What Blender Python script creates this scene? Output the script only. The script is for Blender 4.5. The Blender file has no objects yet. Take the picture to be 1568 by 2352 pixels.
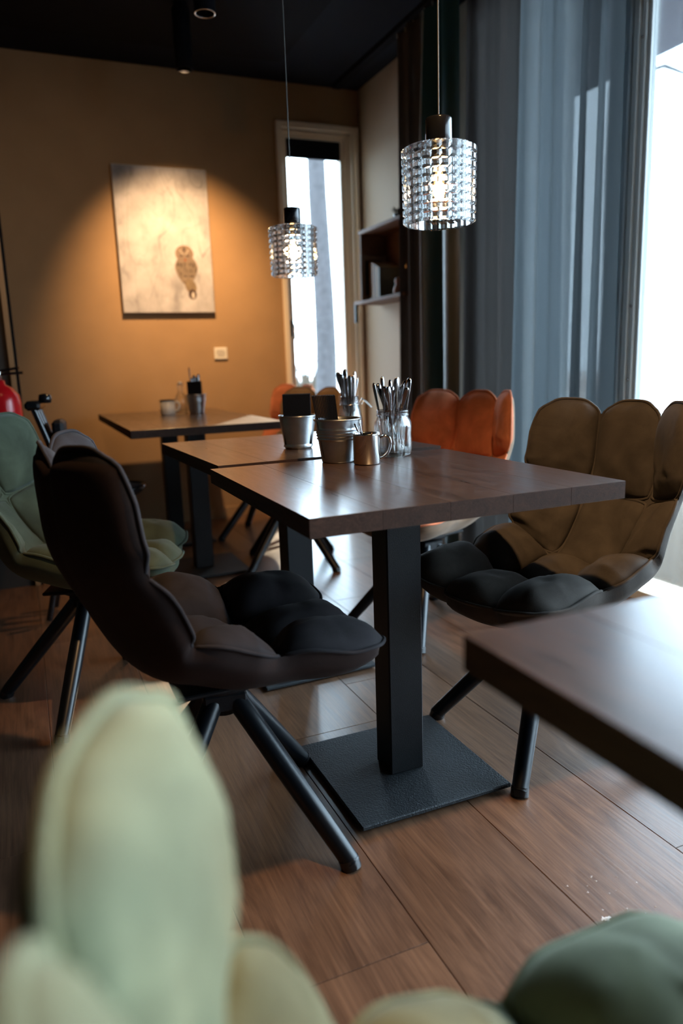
import bpy, math, random, zlib
from mathutils import Vector, Matrix, noise
random.seed(7)
C = bpy.context.scene.collection
sc = bpy.context.scene
PI = math.pi
cos, sin, rad = math.cos, math.sin, math.radians

# ------------------------------------------------------------------ camera
cd = bpy.data.cameras.new('camera'); cam = bpy.data.objects.new('camera', cd); C.objects.link(cam)
sc.camera = cam
CAMP = Vector((-0.4218, -1.1382, 1.0071))
yaw, pitch, roll = 0.39995, 0.2007, -0.03394
fwd = Vector((sin(yaw)*cos(pitch), cos(yaw)*cos(pitch), -sin(pitch)))
rgt = Vector((cos(yaw), -sin(yaw), 0)); up = rgt.cross(fwd)
r2 = cos(roll)*rgt + sin(roll)*up; u2 = -sin(roll)*rgt + cos(roll)*up
M = Matrix((( r2.x, u2.x, -fwd.x, CAMP.x), (r2.y, u2.y, -fwd.y, CAMP.y), (r2.z, u2.z, -fwd.z, CAMP.z), (0, 0, 0, 1)))
cam.matrix_world = M
cd.sensor_fit = 'VERTICAL'; cd.sensor_height = 36; cd.sensor_width = 24
cd.lens = 1687.0/2352*36
cd.clip_start = .02; cd.clip_end = 200
cd.dof.use_dof = True; cd.dof.focus_distance = 1.75; cd.dof.aperture_fstop = 2.0

# ------------------------------------------------------------------ world, sun, exposure
sc.view_settings.view_transform = 'Standard'; sc.view_settings.look = 'None'
sc.view_settings.gamma = 1; sc.view_settings.use_curve_mapping = False
sc.view_settings.exposure = 0.2
w = bpy.data.worlds.new('world'); sc.world = w; w.use_nodes = True
bg = w.node_tree.nodes['Background']
bg.inputs[0].default_value = (.66, .83, 1.0, 1); bg.inputs[1].default_value = 15
sd = bpy.data.lights.new('sun', 'SUN'); sun = bpy.data.objects.new('sun', sd); C.objects.link(sun)
sd.energy = 32; sd.color = (1, .83, .60); sd.angle = rad(1.0)
SD = Vector((-.52, -.85, -math.tan(rad(34))))
sun.rotation_euler = SD.to_track_quat('-Z', 'Y').to_euler()
def portal(loc, rot, sx, sy):
    l = bpy.data.lights.new('window_portal', 'AREA'); l.shape = 'RECTANGLE'; l.size = sx; l.size_y = sy
    l.cycles.is_portal = True
    o = bpy.data.objects.new('window_portal', l); C.objects.link(o); o.location = loc; o.rotation_euler = rot
portal((1.93, -.39, 1.3), (0, rad(90), 0), 2.6, 4.3)
portal((1.52, 3.84, 1.3), (rad(-90), 0, 0), .5, 2.5)
def spot(loc, aim, e, ang, blend=.3, col=(1, .60, .28), size=.03):
    l = bpy.data.lights.new('spot_light', 'SPOT'); l.energy = e; l.color = col; l.spot_size = rad(ang); l.spot_blend = blend
    l.shadow_soft_size = size
    o = bpy.data.objects.new('spot_light', l); C.objects.link(o); o.location = loc
    o.rotation_euler = (Vector(aim)-Vector(loc)).to_track_quat('-Z', 'Y').to_euler()
WARM = (1, .55, .22)
cy = sc.cycles
cy.use_denoising = True
cy.max_bounces = 10; cy.transparent_max_bounces = 24; cy.diffuse_bounces = 4; cy.transmission_bounces = 8; cy.glossy_bounces = 4
cy.sample_clamp_indirect = 4.0; cy.sample_clamp_direct = 0
cy.caustics_reflective = False; cy.caustics_refractive = False; cy.blur_glossy = 1.0

# ------------------------------------------------------------------ materials
def mat(name):
    m = bpy.data.materials.new(name); m.use_nodes = True
    nt = m.node_tree; return m, nt, nt.nodes['Principled BSDF']
def N(nt, t, **k):
    n = nt.nodes.new(t)
    for a, b in k.items(): setattr(n, a, b)
    return n
def ramp(nt, fac, stops):
    r = N(nt, 'ShaderNodeValToRGB'); e = r.color_ramp.elements
    while len(e) < len(stops): e.new(.5)
    for i, (p, c) in enumerate(stops): e[i].position = p; e[i].color = (*c, 1)
    nt.links.new(fac, r.inputs[0]); return r.outputs[0]
def coords(nt, scale=(1, 1, 1), src='Object'):
    t = N(nt, 'ShaderNodeTexCoord'); mp = N(nt, 'ShaderNodeMapping'); mp.inputs['Scale'].default_value = scale
    nt.links.new(t.outputs[src], mp.inputs[0]); return mp.outputs[0]
def noise_tex(nt, vec, scale, detail=4, rough=.5, dist=0):
    n = N(nt, 'ShaderNodeTexNoise'); n.inputs['Scale'].default_value = scale; n.inputs['Detail'].default_value = detail
    n.inputs['Roughness'].default_value = rough; n.inputs['Distortion'].default_value = dist
    nt.links.new(vec, n.inputs['Vector']); return n.outputs['Fac']
def bump(nt, b, h, strength, dist=.002):
    bp = N(nt, 'ShaderNodeBump'); bp.inputs['Strength'].default_value = strength; bp.inputs['Distance'].default_value = dist
    nt.links.new(h, bp.inputs['Height']); nt.links.new(bp.outputs[0], b.inputs['Normal'])
def plain(name, col, rough=.5, metal=0, bs=0, bscale=200, var=.0, vscale=6, spec=None):
    m, nt, b = mat(name)
    b.inputs['Base Color'].default_value = (*col, 1); b.inputs['Roughness'].default_value = rough; b.inputs['Metallic'].default_value = metal
    if spec is not None: b.inputs['Specular IOR Level'].default_value = spec
    v = coords(nt)
    if var:
        lo = tuple(c*(1-var) for c in col); hi = tuple(min(1, c*(1+var)) for c in col)
        nt.links.new(ramp(nt, noise_tex(nt, v, vscale, 5), [(.3, lo), (.7, hi)]), b.inputs['Base Color'])
    if bs: bump(nt, b, noise_tex(nt, v, bscale, 3), bs)
    return m
def suede(name, col, sheen=.35):
    m, nt, b = mat(name); v = coords(nt)
    lo = tuple(c*.72 for c in col); hi = tuple(min(1, c*1.25) for c in col)
    n1 = noise_tex(nt, v, 9, 6, .6, .6)
    nt.links.new(ramp(nt, n1, [(.32, lo), (.68, hi)]), b.inputs['Base Color'])
    b.inputs['Roughness'].default_value = .82
    b.inputs['Sheen Weight'].default_value = sheen; b.inputs['Sheen Roughness'].default_value = .5
    b.inputs['Sheen Tint'].default_value = (*[min(1, c*1.5+.25) for c in col], 1)
    b.inputs['Specular IOR Level'].default_value = .2
    bump(nt, b, noise_tex(nt, v, 420, 2), .25, .0012)
    return m
def wood(name, dark, light, rough=.35, gscale=1.0, b_s=.35, spec=.5, rr=.12, coat=0):
    m, nt, b = mat(name)
    oi = N(nt, 'ShaderNodeObjectInfo'); t = N(nt, 'ShaderNodeTexCoord')
    add = N(nt, 'ShaderNodeVectorMath', operation='ADD'); mul = N(nt, 'ShaderNodeVectorMath', operation='SCALE')
    comb = N(nt, 'ShaderNodeCombineXYZ'); nt.links.new(oi.outputs['Random'], comb.inputs[0]); nt.links.new(oi.outputs['Random'], comb.inputs[1])
    nt.links.new(comb.outputs[0], mul.inputs[0]); mul.inputs['Scale'].default_value = 13
    nt.links.new(t.outputs['Object'], add.inputs[0]); nt.links.new(mul.outputs[0], add.inputs[1])
    mp = N(nt, 'ShaderNodeMapping'); mp.inputs['Scale'].default_value = (14*gscale, 1.9*gscale, 14*gscale); nt.links.new(add.outputs[0], mp.inputs[0])
    g = noise_tex(nt, mp.outputs[0], 1.6, 8, .66, 2.2)
    mp2 = N(nt, 'ShaderNodeMapping'); mp2.inputs['Scale'].default_value = (150*gscale, 4*gscale, 150*gscale); nt.links.new(add.outputs[0], mp2.inputs[0])
    f = noise_tex(nt, mp2.outputs[0], 1.3, 4, .6)
    mx = N(nt, 'ShaderNodeMix', data_type='FLOAT'); mx.inputs[0].default_value = .4
    nt.links.new(g, mx.inputs[2]); nt.links.new(f, mx.inputs[3])
    mid = tuple((a+c)/2 for a, c in zip(dark, light))
    col = ramp(nt, mx.outputs[0], [(.34, dark), (.5, mid), (.66, light)])
    hv = N(nt, 'ShaderNodeHueSaturation'); mr = N(nt, 'ShaderNodeMapRange'); mr.inputs[3].default_value = .85; mr.inputs[4].default_value = 1.15
    nt.links.new(oi.outputs['Random'], mr.inputs[0]); nt.links.new(mr.outputs[0], hv.inputs['Value']); nt.links.new(col, hv.inputs['Color'])
    nt.links.new(hv.outputs[0], b.inputs['Base Color'])
    rm = N(nt, 'ShaderNodeMapRange'); rm.inputs[3].default_value = rough-rr; rm.inputs[4].default_value = rough+rr
    nt.links.new(g, rm.inputs[0]); nt.links.new(rm.outputs[0], b.inputs['Roughness'])
    b.inputs['Specular IOR Level'].default_value = spec
    if coat: b.inputs['Coat Weight'].default_value = coat; b.inputs['Coat Roughness'].default_value = .2
    bump(nt, b, f, b_s, .0015)
    return m
def emit(name, col, s):
    m = bpy.data.materials.new(name); m.use_nodes = True; nt = m.node_tree; nt.nodes.clear()
    e = N(nt, 'ShaderNodeEmission'); e.inputs[0].default_value = (*col, 1); e.inputs[1].default_value = s
    o = N(nt, 'ShaderNodeOutputMaterial'); nt.links.new(e.outputs[0], o.inputs[0]); return m
def thin_glass(name, tint=(.93, .97, .98), refl=.08):
    m = bpy.data.materials.new(name); m.use_nodes = True; nt = m.node_tree; nt.nodes.clear()
    tr = N(nt, 'ShaderNodeBsdfTransparent'); tr.inputs[0].default_value = (*tint, 1)
    gl = N(nt, 'ShaderNodeBsdfGlossy'); gl.inputs['Roughness'].default_value = .03
    lw = N(nt, 'ShaderNodeLayerWeight'); lw.inputs['Blend'].default_value = refl*4
    mx = N(nt, 'ShaderNodeMixShader'); o = N(nt, 'ShaderNodeOutputMaterial')
    mu = N(nt, 'ShaderNodeMath', operation='MULTIPLY'); mu.inputs[1].default_value = .7
    nt.links.new(lw.outputs['Fresnel'], mu.inputs[0]); nt.links.new(mu.outputs[0], mx.inputs[0])
    nt.links.new(tr.outputs[0], mx.inputs[1]); nt.links.new(gl.outputs[0], mx.inputs[2]); nt.links.new(mx.outputs[0], o.inputs[0]); return m
def pressed_glass(name, fac=.55):
    m = bpy.data.materials.new(name); m.use_nodes = True; nt = m.node_tree; nt.nodes.clear()
    tr = N(nt, 'ShaderNodeBsdfTransparent'); tr.inputs[0].default_value = (.97, .99, .99, 1)
    gl = N(nt, 'ShaderNodeBsdfGlass'); gl.inputs['Roughness'].default_value = .02; gl.inputs['IOR'].default_value = 1.5
    mx = N(nt, 'ShaderNodeMixShader'); mx.inputs[0].default_value = fac; o = N(nt, 'ShaderNodeOutputMaterial')
    nt.links.new(tr.outputs[0], mx.inputs[1]); nt.links.new(gl.outputs[0], mx.inputs[2]); nt.links.new(mx.outputs[0], o.inputs[0]); return m
def cloth(name, col, trans, open_, rough=.9):
    m = bpy.data.materials.new(name); m.use_nodes = True; nt = m.node_tree; nt.nodes.clear()
    v = coords(nt, (300, 300, 300))
    wv = N(nt, 'ShaderNodeTexWave', bands_direction='Z'); wv.inputs['Scale'].default_value = .35; nt.links.new(v, wv.inputs[0])
    lo = tuple(c*.8 for c in col)
    cc = ramp(nt, wv.outputs[1], [(.3, lo), (.7, col)])
    d = N(nt, 'ShaderNodeBsdfDiffuse'); t = N(nt, 'ShaderNodeBsdfTranslucent'); tr = N(nt, 'ShaderNodeBsdfTransparent')
    nt.links.new(cc, d.inputs[0]); nt.links.new(cc, t.inputs[0])
    m1 = N(nt, 'ShaderNodeMixShader'); m1.inputs[0].default_value = trans; m2 = N(nt, 'ShaderNodeMixShader'); m2.inputs[0].default_value = open_
    o = N(nt, 'ShaderNodeOutputMaterial')
    nt.links.new(d.outputs[0], m1.inputs[1]); nt.links.new(t.outputs[0], m1.inputs[2])
    nt.links.new(m1.outputs[0], m2.inputs[1]); nt.links.new(tr.outputs[0], m2.inputs[2]); nt.links.new(m2.outputs[0], o.inputs[0]); return m
def printed(name, rough=.6):
    m, nt, b = mat(name); a = N(nt, 'ShaderNodeVertexColor'); a.layer_name = 'print'
    nt.links.new(a.outputs[0], b.inputs['Base Color']); b.inputs['Roughness'].default_value = rough; return m

m_wall = plain('painted_wall', (.36, .225, .115), .85, bs=.25, bscale=160, var=.05)
m_wall2 = plain('side_wall_paint', (.42, .34, .25), .85, bs=.2, bscale=160)
m_dark = plain('dark_wall', (.035, .026, .02), .8, var=.2)
m_ceil = plain('ceiling_paint', (.010, .012, .018), .85, spec=.1, var=.05)
m_raft = plain('ceiling_raft', (.006, .0065, .009), .9, spec=.1)
m_floor = wood('floor_oak', (.075, .036, .020), (.22, .115, .064), .36, .8, .25, .6, .08, .35)
m_sub = plain('floor_base', (.03, .02, .015), .9)
m_table = wood('table_wood', (.022, .011, .007), (.075, .038, .023), .32, 1.1, .12, .6, .12, .7)
m_edge = wood('table_edge', (.020, .010, .007), (.062, .031, .020), .7, 1.6, .2, .2)
m_iron = plain('black_powder_coat', (.005, .0055, .007), .5, bs=.3, bscale=500, spec=.25)
m_plate = plain('cast_iron_plate', (.014, .017, .020), .55, spec=.4, bs=.9, bscale=260, var=.15, vscale=30)
m_leg = plain('black_leg_enamel', (.004, .005, .007), .32, spec=.35)
m_frame = plain('window_frame_paint', (.86, .76, .62), .5)
m_frame2 = plain('grey_blue_frame', (.36, .42, .46), .5)
m_white = plain('white_frame', (.88, .90, .88), .4)
m_glass = thin_glass('window_glass')
m_chrome = plain('chrome', (.66, .64, .62), .05, 1)
m_steel = plain('brushed_steel', (.50, .46, .43), .22, 1)
m_zinc = plain('zinc_bucket', (.42, .43, .44), .34, 1, bs=.15, bscale=90, var=.1, vscale=40)
m_napkin = plain('black_paper', (.005, .0055, .0075), .9, bs=.3, bscale=300, spec=.1)
m_jar = pressed_glass('jar_glass', .65)
m_shade = pressed_glass('shade_glass', .8)
m_bulb = emit('glowing_filament', (1, .58, .24), 26)
m_bulbglass = thin_glass('bulb_glass')
m_cord = plain('cord', (.10, .09, .08), .6)
m_sheer = cloth('sheer_curtain', (.115, .132, .142), .5, .07)
m_grey = cloth('grey_curtain', (.11, .10, .095), .28, .01)
m_teal = plain('teal_velvet', (.016, .085, .115), .42)
m_shelf = wood('shelf_wood', (.09, .045, .027), (.17, .09, .052), .6, 1, spec=.2)
m_red = plain('red_enamel', (.55, .008, .012), .22)
m_cream = plain('enamel_cream', (.75, .70, .62), .3)
m_black = plain('black_gloss', (.008, .008, .009), .15)
m_strip = plain('light_wood_strip', (.32, .17, .07), .5)
m_orangewood = plain('lit_wood_panel', (.16, .06, .025), .6, var=.2)
m_snow = plain('snow', (.82, .86, .92), .8, bs=.3, bscale=4)
m_bark = plain('bark', (.030, .028, .030), .9, bs=.6, bscale=30, var=.35, vscale=15)
m_gravel = plain('gravel', (.012, .013, .014), .95, bs=1, bscale=60, var=.5, vscale=60)
m_overhang = plain('added_overhang', (.12, .13, .16), .8)
m_spill = plain('dried_spill', (.75, .70, .68), .6)
m_berry = plain('berry_stain', (.30, .02, .03), .5)
m_print = printed('owl_print'); m_canvas = plain('canvas_side', (.6, .55, .48), .8)
m_paper = plain('paper', (.72, .68, .60), .7)
m_ink = plain('ink', (.15, .12, .1), .8)

# ------------------------------------------------------------------ mesh helpers
class MB:
    def __init__(s): s.v = []; s.f = []; s.sm = []
    def add(s, vs, fs, smooth=False):
        o = len(s.v); s.v += [tuple(x) for x in vs]; s.f += [tuple(i+o for i in f) for f in fs]; s.sm += [smooth]*len(fs); return s
    def box(s, x0, x1, y0, y1, z0, z1, bev=0):
        if bev:
            b = bev; vs = []; idx = {}
            for ix, x, sx in ((0, x0, 1), (1, x1, -1)):
                for iy, y, sy in ((0, y0, 1), (1, y1, -1)):
                    for iz, z, sz in ((0, z0, 1), (1, z1, -1)):
                        for ax in range(3):
                            p = [x+sx*b, y+sy*b, z+sz*b]; p[ax] = (x, y, z)[ax]
                            idx[ix, iy, iz, ax] = len(vs); vs.append(p)
            fs = []
            g = lambda *k: idx[k]
            for i, fl in ((0, 1), (1, 0)):
                q = [g(i, 0, 0, 0), g(i, 0, 1, 0), g(i, 1, 1, 0), g(i, 1, 0, 0)]; fs.append(q if fl else q[::-1])
                q = [g(0, i, 0, 1), g(1, i, 0, 1), g(1, i, 1, 1), g(0, i, 1, 1)]; fs.append(q if fl else q[::-1])
                q = [g(0, 0, i, 2), g(0, 1, i, 2), g(1, 1, i, 2), g(1, 0, i, 2)]; fs.append(q if fl else q[::-1])
            for i in (0, 1):
                for j in (0, 1):
                    fs.append([g(0, i, j, 1), g(1, i, j, 1), g(1, i, j, 2), g(0, i, j, 2)])
                    fs.append([g(i, 0, j, 0), g(i, 1, j, 0), g(i, 1, j, 2), g(i, 0, j, 2)])
                    fs.append([g(i, j, 0, 0), g(i, j, 1, 0), g(i, j, 1, 1), g(i, j, 0, 1)])
                    for k in (0, 1): fs.append([g(i, j, k, 0), g(i, j, k, 1), g(i, j, k, 2)])
            return s.add(vs, fs)
        vs = [(x, y, z) for x in (x0, x1) for y in (y0, y1) for z in (z0, z1)]
        return s.add(vs, [(0, 1, 3, 2), (4, 6, 7, 5), (0, 4, 5, 1), (2, 3, 7, 6), (0, 2, 6, 4), (1, 5, 7, 3)])
    def tube(s, pts, r, n=12, caps=True, closed=False):
        pts = [Vector(p) for p in pts]; k = len(pts); rs = r if isinstance(r, (list, tuple)) else [r]*k
        vs = []; prev = None
        for i, p in enumerate(pts):
            if closed: t = (pts[(i+1) % k]-pts[i-1])
            else: t = pts[min(i+1, k-1)]-pts[max(i-1, 0)]
            t.normalize()
            if prev is None:
                a = Vector((0, 0, 1)) if abs(t.z) < .9 else Vector((1, 0, 0)); nrm = t.cross(a).normalized()
            else: nrm = (prev-t*prev.dot(t)).normalized()
            prev = nrm; bn = t.cross(nrm)
            for j in range(n):
                a = 2*PI*j/n; vs.append(p+rs[i]*(cos(a)*nrm+sin(a)*bn))
        fs = []
        for i in range(k if closed else k-1):
            for j in range(n):
                a, b = i*n+j, i*n+(j+1) % n; c, d = ((i+1) % k)*n+(j+1) % n, ((i+1) % k)*n+j
                fs.append((a, b, c, d))
        s.add(vs, fs, True)
        if caps and not closed:
            s.add(vs[:n], [tuple(range(n))[::-1]]); s.add(vs[-n:], [tuple(range(n))])
        return s
    def lathe(s, prof, n=32, c=(0, 0, 0)):
        vs = [(c[0]+r*cos(2*PI*j/n), c[1]+r*sin(2*PI*j/n), c[2]+z) for r, z in prof for j in range(n)]
        fs = [(i*n+j, i*n+(j+1) % n, (i+1)*n+(j+1) % n, (i+1)*n+j) for i in range(len(prof)-1) for j in range(n)]
        return s.add(vs, fs, True)
    def grid(s, fn, nu, nv, smooth=True, flip=False, closed=False):
        vs = [fn(i/(nu), j/(nv)) for i in range(nu+1) for j in range(nv+1)]; q = nv+1
        fs = [(i*q+j, (i+1)*q+j, (i+1)*q+j+1, i*q+j+1) for i in range(nu) for j in range(nv)]
        if flip: fs = [f[::-1] for f in fs]
        return s.add(vs, fs, smooth)
    def build(s, name, m, parent=None, loc=None):
        me = bpy.data.meshes.new(name); me.from_pydata(s.v, [], s.f)
        me.polygons.foreach_set('use_smooth', s.sm); me.materials.append(m); me.update()
        o = bpy.data.objects.new(name, me); C.objects.link(o)
        if parent: o.parent = parent
        if loc: o.location = loc
        return o
def tag(o, label=None, cat=None, group=None, kind=None):
    if label: o['label'] = label
    if cat: o['category'] = cat
    if group: o['group'] = group
    if kind: o['kind'] = kind
    return o
def thing(name, label, cat, loc=(0, 0, 0), rz=0, group=None):
    o = bpy.data.objects.new(name, None); C.objects.link(o); o.location = loc; o.rotation_euler = (0, 0, rz); o.empty_display_size = .05
    return tag(o, label, cat, group)
def struct(o, label=None): return tag(o, label, kind='structure')
def weld(o, d=1e-5):
    import bmesh
    b = bmesh.new(); b.from_mesh(o.data); bmesh.ops.remove_doubles(b, verts=b.verts, dist=d)
    bmesh.ops.recalc_face_normals(b, faces=b.faces); b.to_mesh(o.data); b.free(); return o

# ------------------------------------------------------------------ room shell
XW, YW, ZC = 1.84, 3.70, 2.77
X0, Y0 = -3.6, -4.2
floor = struct(MB().box(X0, XW, Y0, YW, -.10, -.012).build('floor', m_sub), 'brown oak-look plank floor')
PW = .2925
plank_cache = {}
def plank(x0, x1, y0, y1):
    key = (round(x1-x0, 4), round(y1-y0, 4))
    if key not in plank_cache:
        o = MB().box(0, key[0]-.0012, 0, key[1]-.0012, -.012, 0, .0009).build('plank', m_floor, floor); plank_cache[key] = o.data
    else:
        o = bpy.data.objects.new('plank', plank_cache[key]); C.objects.link(o); o.parent = floor
    o.location = (x0, y0, 0)
k0 = math.floor((X0-.1325)/PW)
for k in range(k0, 7):
    x0, x1 = .1325+k*PW, .1325+(k+1)*PW
    x0c, x1c = max(x0, X0), min(x1, XW)
    if x1c-x0c < .02: continue
    off = {-1: -.157, 2: -.157, 0: .62, 1: -.95}.get(k, random.Random(k).uniform(0, 1.8))
    L = 1.83; y = off-L*6
    while y < YW:
        a, b = max(y, Y0), min(y+L, YW)
        if b-a > .02: plank(x0c, x1c, a, b)
        y += L
struct(MB().box(X0, XW+.3, Y0, YW+.2, ZC, ZC+.15).build('ceiling', m_ceil), 'black painted ceiling')
struct(MB().box(X0, 1.17, Y0, 3.32, ZC-.035, ZC-.001).build('trim_1', m_raft), 'dark suspended ceiling raft')
wb = MB()
WX0, WX1, WZ0, WZ1 = 1.285, 1.80, .12, 2.50
wb.box(X0, WX0, YW, YW+.2, 0, ZC); wb.box(WX1, XW+.3, YW, YW+.2, 0, ZC)
wb.box(WX0, WX1, YW, YW+.2, WZ1, ZC); wb.box(WX0, WX1, YW, YW+.2, 0, WZ0)
struct(wb.build('wall_back', m_wall), 'tan painted back wall')
WY0, WY1 = -2.5, 2.06
wr = MB(); wr.box(XW, XW+.25, WY1, YW, 0, ZC); wr.box(XW, XW+.25, Y0, WY0, 0, ZC); wr.box(XW, XW+.25, WY0, WY1, 2.60, ZC)
struct(wr.build('wall_right', m_wall2), 'beige side wall with the big window')
struct(MB().box(X0-.1, X0, Y0, YW, 0, ZC).build('wall_left', m_dark))
struct(MB().box(X0, XW+.25, Y0-.1, Y0, 0, ZC).build('wall_front', m_dark))
struct(MB().box(X0, WX0, YW-.014, YW, 0.001, .07).build('baseboard_back', m_wall))

# back window
win1 = struct(MB().box(WX0-.035, WX0, YW-.02, YW+.02, WZ0-.04, WZ1+.04, .003).box(WX1, WX1+.035, YW-.02, YW+.02, WZ0-.04, WZ1+.04, .003)
      .box(WX0, WX1, YW-.02, YW+.02, WZ1, WZ1+.04, .003).box(WX0, WX1, YW-.02, YW+.02, WZ0-.04, WZ0, .003).build('window_1', m_frame), 'tall narrow window with beige frame')
def ringframe(x0, x1, z0, z1, t, y0, y1, mb=None, tb=None, tr=None):
    mb = mb or MB(); tb = tb or t; tr = tr or t
    mb.box(x0, x0+t, y0, y1, z0, z1, .002); mb.box(x1-tr, x1, y0, y1, z0, z1, .002); mb.box(x0+t, x1-tr, y0, y1, z1-t, z1, .002); mb.box(x0+t, x1-tr, y0, y1, z0, z0+tb, .002); return mb
ringframe(WX0, WX1, WZ0, WZ1, .02, YW+.02, YW+.14, tr=.06).build('window_frame', m_frame, win1)
ringframe(WX0+.02, WX1-.06, WZ0+.02, WZ1-.02, .028, YW+.03, YW+.09, tb=.05).build('sash', m_frame, win1)
MB().box(WX0+.045, WX1-.085, YW+.055, YW+.061, WZ0+.06, WZ1-.045).build('window_pane', m_glass, win1)
MB().box(WX0+.046, WX1-.086, YW+.025, YW+.05, 2.335, WZ1-.05, .004).build('roller_blind', m_ceil, win1)
hb = MB(); hb.box(WX0+.022, WX0+.042, YW+.018, YW+.03, 1.19, 1.30, .003); hb.tube([(WX0+.032, YW+.02, 1.27), (WX0+.032, YW-.02, 1.27), (WX0+.032, YW-.022, 1.17)], .006, 8)
hb.build('window_handle', m_steel, win1)
for i, xx in enumerate((1.775, 1.815)):
    MB().box(xx-.006, xx+.006, YW-.032, YW-.021, 0.05, WZ1+.03, .002).build('casing_bead', m_frame, win1)

# big side window
win2 = struct(MB().box(XW-.015, XW+.16, WY0, WY1, 0.0, .045, .003).box(XW-.015, XW+.16, WY0, WY1, 2.55, 2.60, .003)
      .box(XW-.015, XW+.16, WY1-.05, WY1, .045, 2.55, .003).box(XW-.015, XW+.16, WY0, WY0+.05, .045, 2.55, .003).build('window_2', m_white), 'floor to ceiling side window with white frame')
MB().box(XW-.012, XW+.04, 1.235, 1.335, .045, 2.55, .004).build('door_stile', m_frame2, win2)
st = MB().box(XW+.0, XW+.05, 1.205, 1.233, .045, 2.55, .003); st.box(XW+.010, XW+.05, 1.182, 1.204, .045, 2.55, .003); st.box(XW+.022, XW+.055, 1.165, 1.181, .045, 2.55, .002)
st.build('window_post', m_white, win2)
for yy in (-.55, 1.74): MB().box(XW, XW+.12, yy-.05, yy+.05, .045, 2.55, .004).build('window_post', m_white, win2)
MB().box(XW+.035, XW+.041, -.50, 1.165, .05, 2.55).build('window_pane', m_glass, win2)
MB().box(XW+.035, XW+.041, WY0+.05, -.60, .05, 2.55).build('window_pane', m_glass, win2)
MB().box(XW+.035, XW+.041, 1.335, WY1-.05, .05, 2.55).build('window_pane', m_glass, win2)
MB().box(XW+.005, XW+.03, -.50, 1.14, 2.27, 2.55, .004).build('roller_blind', m_raft, win2)
lk = MB().box(XW-.020, XW-.012, 1.250, 1.280, 1.20, 1.28, .003); lk.box(XW-.026, XW-.020, 1.258, 1.272, 1.215, 1.265, .002); lk.build('door_lock', m_steel, win2)
MB().box(XW-.016, XW-.012, 1.25, 1.28, 2.13, 2.20, .002).build('latch_plate', m_frame2, win2)
for zz in (1.19, .9, 2.16): MB().lathe([(.005, 0), (.005, .003), (0, .003)], 10, (0, 0, 0)).build('screw_cap', m_steel, win2, None).matrix_world = Matrix.Translation((XW+.008, 1.193, zz)) @ Matrix.Rotation(-PI/2, 4, 'Y')

# dark partition at the left with its trims
part = struct(MB().box(-1.6, -.438, 2.60, 2.70, 0, ZC-.035).build('wall_partition', m_dark), 'dark brown partition wall')
struct(MB().box(-.437, -.425, 2.585, 2.71, 0, 1.86, .002).build('trim_2', m_black), 'black edge strip')
struct(MB().box(-.462, -.439, 2.580, 2.598, 0.0, 1.80, .002).build('trim_3', m_strip), 'light wooden edge strip')
struct(MB().box(-.80, -.440, 2.583, 2.599, 1.62, 2.05, .002).build('trim_4', m_orangewood), 'reddish wooden panel on the partition')

# ------------------------------------------------------------------ tables
def make_table(label, x, y, rz=0, W=.695, D=.715, H=.75, th=.036, base=.39, nb=5, group='square pedestal tables'):
    t = thing('pedestal_table', label, 'table', (x, y, 0), rz, group)
    bw = W/nb
    for i in range(nb):
        bo = MB().box(-W/2+i*bw, -W/2+(i+1)*bw-.0002, -D/2, D/2, H-th, H, .0004).build('board', m_table, t)
        bo.data.materials.append(m_edge)
        for pf in bo.data.polygons: pf.material_index = 0 if pf.normal.z > .5 else 1
    MB().box(-.045, .045, -.04, .04, .017, H-th-.012, .003).build('pole', m_iron, t)
    MB().box(-.16, .16, -.16, .16, H-th-.012, H-th-.0005, .002).build('mounting_plate', m_iron, t)
    MB().box(-base/2, base/2, -base/2, base/2, .006, .017, .0025).build('base_plate', m_plate, t)
    for a in (-1, 1):
        for b in (-1, 1): MB().lathe([(0, 0.0003), (.016, .0003), (.016, .0058), (0, .0058)], 12, (a*(base/2-.035), b*(base/2-.035), 0)).build('glide', m_iron, t)
    return t
T1 = make_table('dark wooden square table in the centre holding the steel mug and ribbed bucket', .348, .360)
T2 = make_table('dark wooden table just behind the centre one, with the plain zinc bucket', .368, 1.135, rad(2.0))
T4 = make_table('dark wooden table near the back wall, nearer half of the pair', .335, 2.475)
T5 = make_table('dark wooden table touching the back wall with the enamel mug on it', .335, 3.195)
T3 = make_table('dark wooden table corner cut off by the right edge of the photo', .285, -.93)
T3.location = (-.062+.3475, -.574-.3575, 0)

# ------------------------------------------------------------------ chairs
def catmull(pts, t):
    n = len(pts)-1; x = min(max(t, 0), 1)*n; i = min(int(x), n-1); f = x-i
    p = [Vector(pts[max(i-1, 0)]), Vector(pts[i]), Vector(pts[i+1]), Vector(pts[min(i+2, n)])]
    return .5*((2*p[1])+(p[2]-p[0])*f+(2*p[0]-5*p[1]+4*p[2]-p[3])*f*f+(3*p[1]-p[0]-3*p[2]+p[3])*f**3)
PROF = [(-.307, .865), (-.301, .785), (-.293, .696), (-.265, .623), (-.218, .538), (-.157, .468), (-.077, .440), (.003, .416), (.095, .415), (.192, .413), (.276, .437)]
TH = [49.7, 52, 52.2, 51.4, 50.6, 42.9, 38.9, 36.8, 34, 26.2, 16.7]
HW = [.272, .293, .301, .303, .290, .279, .282, .279, .272, .270, .263]
def lerp_list(L, t):
    n = len(L)-1; x = min(max(t, 0), 1)*n; i = min(int(x), n-1); f = x-i; return L[i]*(1-f)+L[i+1]*f
ROWS = [(0, .30), (.30, .545), (.545, .765), (.765, 1)]
COLS = [(-1, -.35), (-.35, .35), (.35, 1)]
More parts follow.
